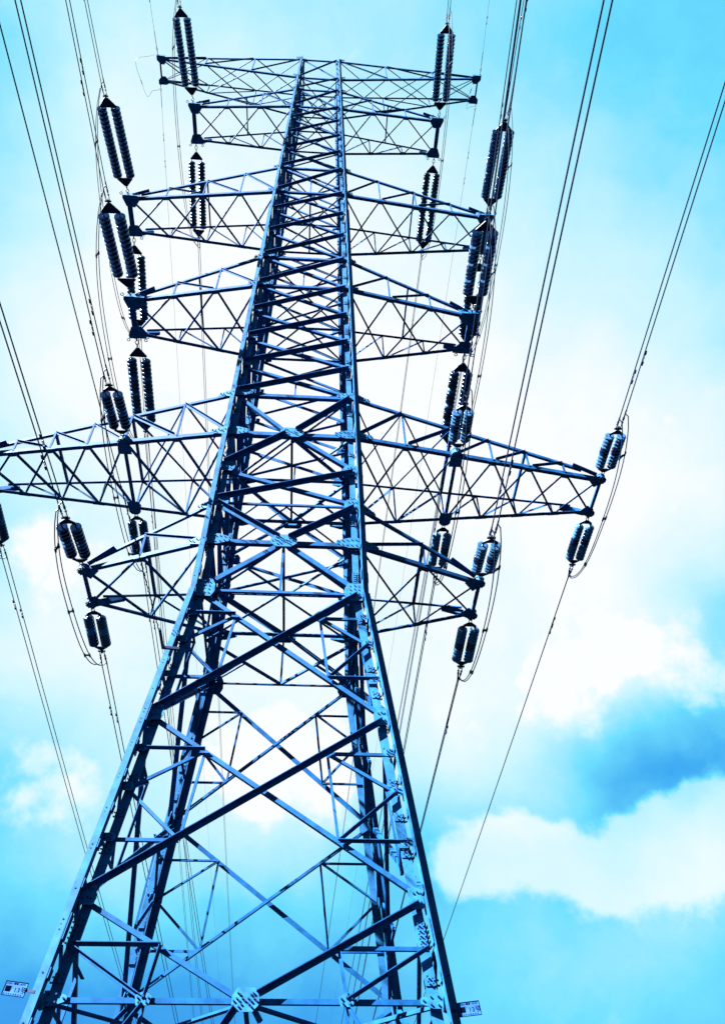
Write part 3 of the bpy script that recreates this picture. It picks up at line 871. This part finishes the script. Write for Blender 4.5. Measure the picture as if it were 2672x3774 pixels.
clamps = {}
def insulator(lev, s, y, az, sg, L):
    T0 = tips[(lev, s, y)].copy()
    T0 += V((0, y * .1, -.04))
    E0 = tips[(lev, s, y)] + V((az, y, -sg)).normalized() * L
    ax = (E0 - T0).normalized()
    L = (E0 - T0).length
    side = V((0, 0, 1)).cross(ax).normalized()
    if side.x < 0:
        side = -side
    up = ax.cross(side).normalized()
    if up.z < 0:
        up = -up
    big = lev <= 3
    look = 'long' if big else 'short'
    run = 'rising overhead from' if y < 0 else 'running back from'
    o = thing('insulator_string', T0, '%s insulator string %s %s' % (look, run, where(lev, s)), 'insulator', 'double insulator strings on the crossarms')
    def P(a, b=0., c=0.):
        return T0 + ax * a + side * b + up * c
    # shackle and link chain
    m = MB()
    lk = .40 if big else .17
    r = .014 if big else .011
    nl = 3 if big else 2
    for i in range(nl):
        a0, a1 = lk * i / nl - .02, lk * (i + 1) / nl + .02
        e = side if i % 2 else up
        hwid = .05 if big else .032
        m.tube([P(a0) + e * 0, P(a0 + .03) + e * hwid, P(a1 - .03) + e * hwid, P(a1), P(a1 - .03) - e * hwid, P(a0 + .03) - e * hwid, P(a0)], r, 6)
    m.build('link_chain', FITTING, o, T0)
    sp = .228 if big else .145
    yk = .30 if big else .13
    th = .02
    def yoke(a_apex, a_base, name):
        m = MB()
        if big:
            poly = [P(a_apex, -.05), P(a_apex, .05), P(a_base, sp + .06), P(a_base + (.05 if a_base > a_apex else -.05), sp + .04), P(a_base + (.05 if a_base > a_apex else -.05), -sp - .04), P(a_base, -sp - .06)]
            m.prism([p - up * th / 2 for p in poly], up * th)
            dirn = 1 if a_base > a_apex else -1
            for b in (-.045, .045):
                for q in (.45, .68):
                    m.bolt(P(a_apex + (a_base - a_apex) * q, b) + up * th / 2, up, .013, .03, 0)
                    m.bolt(P(a_apex + (a_base - a_apex) * q, b) - up * th / 2, -up, .013, .03, 0)
        else:
            dirn = 1 if a_base > a_apex else -1
            poly = [P(a_apex, -.04), P(a_apex, .04), P(a_base - dirn * .03, sp + .02), P(a_base + dirn * .04, sp + .025), P(a_base + dirn * .045, sp - .02), P(a_base - dirn * .0, sp - .06), P(a_base, -sp + .06), P(a_base + dirn * .045, -sp + .02), P(a_base + dirn * .04, -sp - .025), P(a_base - dirn * .03, -sp - .02)]
            m.prism([p - up * th / 2 for p in poly], up * th)
            for b in (-.05, .05):
                m.bolt(P((a_apex + a_base) / 2, b) + up * th / 2, up, .014, .03, 0)
        return m.build(name, FITTING, o, T0)
    yoke(lk, lk + yk, 'yoke_plate')
    a_end = L
    yoke(a_end, a_end - yk, 'yoke_plate')
    c0, c1 = lk + yk + .05, a_end - yk - .05
    pitch = .158 if big else .112
    n = max(3, int((c1 - c0) / pitch))
    pad = ((c1 - c0) - n * pitch) / 2
    rot = ax.to_track_quat('Z', 'Y').to_euler()
    # the right hand strings of the two lower arms are grey with a dark pair in the middle, the left hand ones the reverse
    pale = (not big) and s > 0
    mids = {n // 2, n // 2 - 1} if not big else ({n // 4, n // 2, 3 * n // 4} if (y > 0 or (s > 0 and lev == 3)) else set())
    for b in (-sp, sp):
        m = MB()
        m.cyl(P(c0 - .06, b), P(c0 + pad + .02, b), .016, 6)
        m.cyl(P(c0 - .045, b), P(c0 - .02, b), .03, 8)
        m.cyl(P(c0 + pad - .015, b), P(c0 + pad + .03, b), .022, 8, 0, .042)
        m.cyl(P(c1 - pad - .02, b), P(c1 + .06, b), .016, 6)
        m.cyl(P(c1 + .02, b), P(c1 + .05, b), .03, 8)
        ch = m.build('insulator_chain', FITTING, o, T0)
        for i in range(n):
            dsc = bpy.data.objects.new('disc', (DA if big else DB)[int((i in mids) != pale)])
            sc.collection.objects.link(dsc)
            dsc.parent = ch
            dsc.location = P(c0 + pad + i * pitch, b) - T0
            dsc.rotation_euler = rot
    # clamps at the line end
    m = MB()
    m.cyl(P(a_end - .03), P(a_end + .12), .03, 8)
    m.bar(P(a_end + .05, -.09), P(a_end + .05, .09), .03, .05, up)
    m.build('line_clevis', FITTING, o, T0)
    ends = []
    for b in (-1, 1):
        st = .38 if b < 0 else .62
        ox, oz = (.05, .0) if y < 0 else (.035, .075)
        offv = V((b * ox * 1.0, 0, b * oz * 1.0))
        p0 = P(a_end + .06, b * .05)
        p1 = P(a_end + .06 + st) + offv
        m = MB()
        m.cyl(p0, p0.lerp(p1, .45), .012, 6)
        m.cyl(p0.lerp(p1, .3), p0.lerp(p1, .36), .028, 6)
        m.cyl(p0.lerp(p1, .45), p0.lerp(p1, .6), .026, 6)
        m.cyl(p0.lerp(p1, .6), p1, .019, 8)
        q = p0.lerp(p1, .8)
        m.cyl(q, q - up * .1 + side * (s * .05), .016, 6)
        m.build('dead_end_clamp', FITTING, o, T0)
        ends.append((p1, q - up * .1 + side * (s * .05)))
    clamps[(lev, s, y)] = (ends, ax, side, az, sg)
    return o

for row in STR:
    insulator(*row)

# ------------------------------------------------------------------ conductors
def damper(mb_parent, p, d, origin, down=V((0, 0, -1))):
    m = MB()
    c = p + down * .06
    m.cyl(p, c, .012, 6)
    m.cyl(c - d * .17, c + d * .17, .006, 5)
    for e in (-1, 1):
        m.cyl(c + d * e * .10, c + d * e * .2, .024, 8, 0, .018)
    m.build('vibration_damper', FITTING, mb_parent, origin)

def span_pts(p0, az, y, sg, kap, length, n=60):
    pts = []
    for i in range(n + 1):
        u = length * (i / n) ** 1.6
        pts.append(p0 + V((az * u, y * u, -sg * u + kap * u * u)))
    return pts

for (lev, s, y), (ends, ax, side, az, sg) in clamps.items():
    sg = ({4: .044, 5: .044, 6: .04}.get(lev, .085) if y < 0 else {4: .045, 5: .045 if s < 0 else .01, 6: .045}.get(lev, .075))
    for i, (p1, _) in enumerate(ends):
        kap = sg / 320.
        ln = 320 if y > 0 else 90
        pts = span_pts(p1, az, y, sg, kap, ln)
        m = MB()
        m.tube([x - p1 for x in pts], .0135, 6)
        o = m.build('conductor', WIRE)
        o.location = p1
        run = 'passing overhead' if y < 0 else 'receding'
        tag(o, '%s twin wire %s from %s' % ('inner' if (i == 0) == (s > 0) else 'outer', run, where(lev, s)), 'power line', 'twin conductors strung from the pylon')
        u0 = (2.75 if lev <= 3 else 1.25) if y < 0 else (3.6 if lev <= 3 else 1.9)
        for u in (u0 + .3 * i,):
            pp = p1 + V((az * u, y * u, -sg * u + kap * u * u))
            damper(o, pp - p1, V((az, y, -sg)).normalized(), V((0, 0, 0)))

# jumpers round the arm ends
def jumper(lev, s):
    en, ef = clamps[(lev, s, -1)], clamps[(lev, s, 1)]
    big = lev <= 3
    sag = 1.5 if big else .5
    prev = []
    for i in (0, 1):
        a, b = en[0][i][1], ef[0][i][1]
        pts = []
        n = 28
        for k in range(n + 1):
            t = k / n
            p = a.lerp(b, t)
            p.z -= sag * (1 - (2 * t - 1) ** 4) ** .85
            p.x += s * (.22 if big else .12) * math.sin(math.pi * t) ** .7
            pts.append(p)
        m = MB()
        m.tube([x - a for x in pts], .0125, 6)
        o = m.build('jumper_wire', WIRE)
        o.location = a
        tag(o, '%s slack wire loop under the %s' % ('inner' if (i == 0) == (s > 0) else 'outer', where(lev, s)), 'jumper', 'jumper loops under the crossarm ends')
        prev.append((o, a, pts))
    o, a, pts = prev[0]
    for f in (.16, .5, .84):
        k = int(f * 28)
        p, q = pts[k], prev[1][2][k]
        m = MB()
        m.bar(p, q, .03, .05, V((0, 0, 1)))
        m.cyl(p - V((0, .06, 0)), p + V((0, .06, 0)), .024, 6)
        m.cyl(q - V((0, .06, 0)), q + V((0, .06, 0)), .024, 6)
        m.build('spacer', FITTING, o, a)
for lev in (1, 2, 3, 4, 5, 6):
    for s in (-1, 1):
        jumper(lev, s)

# earth wires at the ends of the top arm
for s in (-1, 1):
    for y in (-1, 1):
        c = tips[(0, s, y)] + V((s * .1, y * .2, 0))
        az, sg = (-.04, .09) if y < 0 else (-.02, .09)
        pts = span_pts(c, az, y, sg, sg / 340, 330 if y > 0 else 80)
        m = MB()
        m.tube([x - c for x in pts], .0075, 5)
        o = m.build('earth_wire', EARTHW)
        o.location = c
        tag(o, 'thin earth wire %s from the %s tip of the top crossarm' % ('passing overhead' if y < 0 else 'receding', 'left' if s < 0 else 'right'), 'earth wire', 'earth wires on the top crossarm')
        m = MB()
        d = V((az, y, -sg)).normalized()
        for i in range(3):
            a0 = d * (.02 + i * .13)
            e = V((1, 0, 0)) if i % 2 else V((0, 0, 1))
            m.tube([a0, a0 + d * .03 + e * .03, a0 + d * .11 + e * .03, a0 + d * .14, a0 + d * .11 - e * .03, a0 + d * .03 - e * .03, a0], .011, 5)
        m.cyl(d * .42, d * 1.1, .016, 6)
        m.build('earth_wire_clamp', FITTING, o)
        for u in (2.6, 4.0):
            damper(o, V((az * u, y * u, -sg * u)), d, V((0, 0, 0)))
    # slack bond looping outside the tip
    a, b = tips[(0, s, -1)] + V((s * .15, -.2, 0)), tips[(0, s, 1)] + V((s * .1, .3, -.05))
    m = MB()
    ctrl = [a, a + V((s * .32, .1, -.12)), a + V((s * .95, .18, -.35)), a + V((s * 1.0, .5, -.55)), a + V((s * .8, 1.1, -.75)), b + V((s * .72, .42, -.2)), b + V((s * .45, .2, -.02)), b + V((s * .1, .12, 0)), b]
    if s > 0:
        ctrl = [a, a + V((-.15, .15, -.1)), a + V((-.35, .4, -.2)), a + V((-.45, .7, -.25)), b + V((-.5, .05, -.1)), b + V((-.3, .02, 0)), b]
    pts = []
    for i in range(len(ctrl) - 1):
        p0, p1, p2, p3 = ctrl[max(i - 1, 0)], ctrl[i], ctrl[i + 1], ctrl[min(i + 2, len(ctrl) - 1)]
        for k in range(8):
            t = k / 8
            pts.append(.5 * ((2 * p1) + (p2 - p0) * t + (2 * p0 - 5 * p1 + 4 * p2 - p3) * t * t + (3 * p1 - p0 - 3 * p2 + p3) * t ** 3))
    pts.append(b)
    m.tube([x - a for x in pts], .008, 5)
    o = m.build('bonding_lead', EARTHW)
    o.location = a
    tag(o, 'thin loose lead looping beside the %s tip of the top crossarm' % ('left' if s < 0 else 'right'), 'wire')
    m = MB()
    k = int(len(pts) * .5)
    for i in range(3):
        d = (pts[k + 1] - pts[k]).normalized()
        c = pts[k] - a + d * (i * .09)
        m.cyl(c - d * .03, c + d * .03, .024, 6)
    m.build('bonding_clamp', FITTING, o)

# ------------------------------------------------------------------ fibre cable fixed to the near left leg
def ray(px, py):
    return (RT * ((px - 1336) / 3167.32) - UP * ((py - 1887) / 3167.32) + FW).normalized()
zc = 11.34
anchor = V((-hw(zc) - .05, -hw(zc) - .05, zc))
m = MB()
pts = [anchor + V((0, -.25, .0))]
for i in range(1, 41):
    u = 60 * (i / 40)
    pts.append(anchor + V((-.055 * u, -u - .25, -.02 * u + .0002 * u * u)))
m.tube([p - anchor for p in pts], .008, 6)
fc = m.build('fibre_cable', WIRE)
fc.location = anchor
tag(fc, 'single thin cable passing over the viewer and clamped to the near left leg', 'cable')
m = MB()
hp = []
for i in range(121):
    u = .3 + 3.6 * i / 120
    c = V((-.055 * u, -u - .25, -.02 * u))
    rr = .016
    hp.append(c + V((rr * math.cos(i * 1.1), 0, rr * math.sin(i * 1.1))))
m.tube(hp, .006, 4)
m.build('spiral_grip', FITTING, fc)
m = MB()
m.cyl((0, -.6, 0), (0, -.05, 0), .028, 8)
m.bar((-.02, -.06, 0), (.3, -.02, 0), .05, .05, V((0, 0, 1)))
m.build('leg_bracket', FITTING, fc)

# ------------------------------------------------------------------ number plates
def text_mb(txt, size, org, ex, ey, nrm, mb, mi):
    cu = bpy.data.curves.new('lettering', 'FONT')
    cu.body = txt
    cu.size = size
    to = bpy.data.objects.new('lettering', cu)
    sc.collection.objects.link(to)
    dg = bpy.context.evaluated_depsgraph_get()
    me = bpy.data.meshes.new_from_object(to.evaluated_get(dg))
    vs = [org + ex * v.co.x + ey * v.co.y + nrm * .001 for v in me.vertices]
    mb.add(vs, [tuple(p.vertices) for p in me.polygons], mi)
    bpy.data.objects.remove(to)
    bpy.data.curves.remove(cu)
    bpy.data.meshes.remove(me)

def number_plate(s):
    zc = Z['n3'] + (.0 if s < 0 else .0)
    base = V((s * (hc(zc)), -hc(zc) - .05, zc))
    legd = (V((s * hc(zc + 1), -hc(zc + 1), zc + 1)) - V((s * hc(zc), -hc(zc), zc))).normalized()
    ex = V((1, 0, 0)); ex = (ex - legd * ex.dot(legd)).normalized()
    ey = legd
    nrm = ex.cross(ey).normalized()
    if nrm.y > 0:
        nrm = -nrm
    Wd, Hd = .30, .18
    FX, FY = Wd / .40, Hd / .27
    c = base + ex * s * PLATE_OFF[s][0] + ey * PLATE_OFF[s][1] + nrm * .0
    o = thing('number_plate', c, 'white plate reading 13 with a dark square, on the left leg' if s < 0 else 'white plate reading 13 half hidden behind the right leg', 'sign', 'tower number plates')
    def q(x0, y0, x1, y1, h):
        return [c + ex * x0 + ey * y0 + nrm * h, c + ex * x1 + ey * y0 + nrm * h, c + ex * x1 + ey * y1 + nrm * h, c + ex * x0 + ey * y1 + nrm * h]
    m = MB()
    m.prism(q(-Wd / 2, -Hd / 2, Wd / 2, Hd / 2, 0), nrm * .004)
    m.build('plate', SIGNW, o, c)
    m = MB()
    b = .007
    for x0, y0, x1, y1 in ((-Wd / 2, -Hd / 2, Wd / 2, -Hd / 2 + b), (-Wd / 2, Hd / 2 - b, Wd / 2, Hd / 2), (-Wd / 2, -Hd / 2 + b, -Wd / 2 + b, Hd / 2 - b), (Wd / 2 - b, -Hd / 2 + b, Wd / 2, Hd / 2 - b)):
        m.prism(q(x0, y0, x1, y1, .004), nrm * .004)
    m.build('border', SIGNK, o, c)
    m = MB()
    org = lambda x, y: c + ex * x * FX + ey * y * FY + nrm * .005
    text_mb('220kV', .046, org(-.175, .078), ex * FX, ey * FY, nrm, m, 0)
    text_mb('14K05', .046, org(.035, .078), ex * FX, ey * FY, nrm, m, 0)
    text_mb('13', .115, org(-.02, -.055), ex * FX, ey * FY, nrm, m, 0)
    # two solid blocks in the line of writing, the square, the character for number and three dots
    for x0, y0, x1, y1 in ((-.045, .076, -.01, .112), (-.002, .076, .028, .112), (-.172, -.06, -.07, .045)):
        m.prism(q(x0 * FX, y0 * FY, x1 * FX, y1 * FY, .0045), nrm * .001)
    x = .105
    for x0, y0, x1, y1 in ((x + .008, .035, x + .058, .045), (x + .008, .008, x + .058, .018), (x + .008, .018, x + .018, .035), (x + .048, .018, x + .058, .035), (x, -.012, x + .066, -.003), (x + .012, -.032, x + .055, -.023), (x + .045, -.062, x + .055, -.032), (x + .025, -.066, x + .055, -.058)):
        m.prism(q(x0 * FX, y0 * FY, x1 * FX, y1 * FY, .0045), nrm * .001)
    for yy in (.03, -.005, -.04):
        m.cyl(c + ex * .182 * FX + ey * yy * FY + nrm * .004, c + ex * .182 * FX + ey * yy * FY + nrm * .0065, .0095, 10)
    for i in range(8):
        x0 = -.17 + i * .042
        m.prism(q(x0 * FX, -.112 * FY, (x0 + .018) * FX, -.09 * FY, .0042), nrm * .0006)
    m.build('lettering', SIGNK, o, c)
    m = MB()
    m.bar(c - ex * s * .12 - nrm * .004, c - ex * s * .26 - nrm * .004, .035, .006, ey)
    m.build('fixing_strap', FITTING, o, c)
PLATE_OFF = {-1: (.40, .065), 1: (.325, -.135)}
number_plate(-1)
number_plate(1)
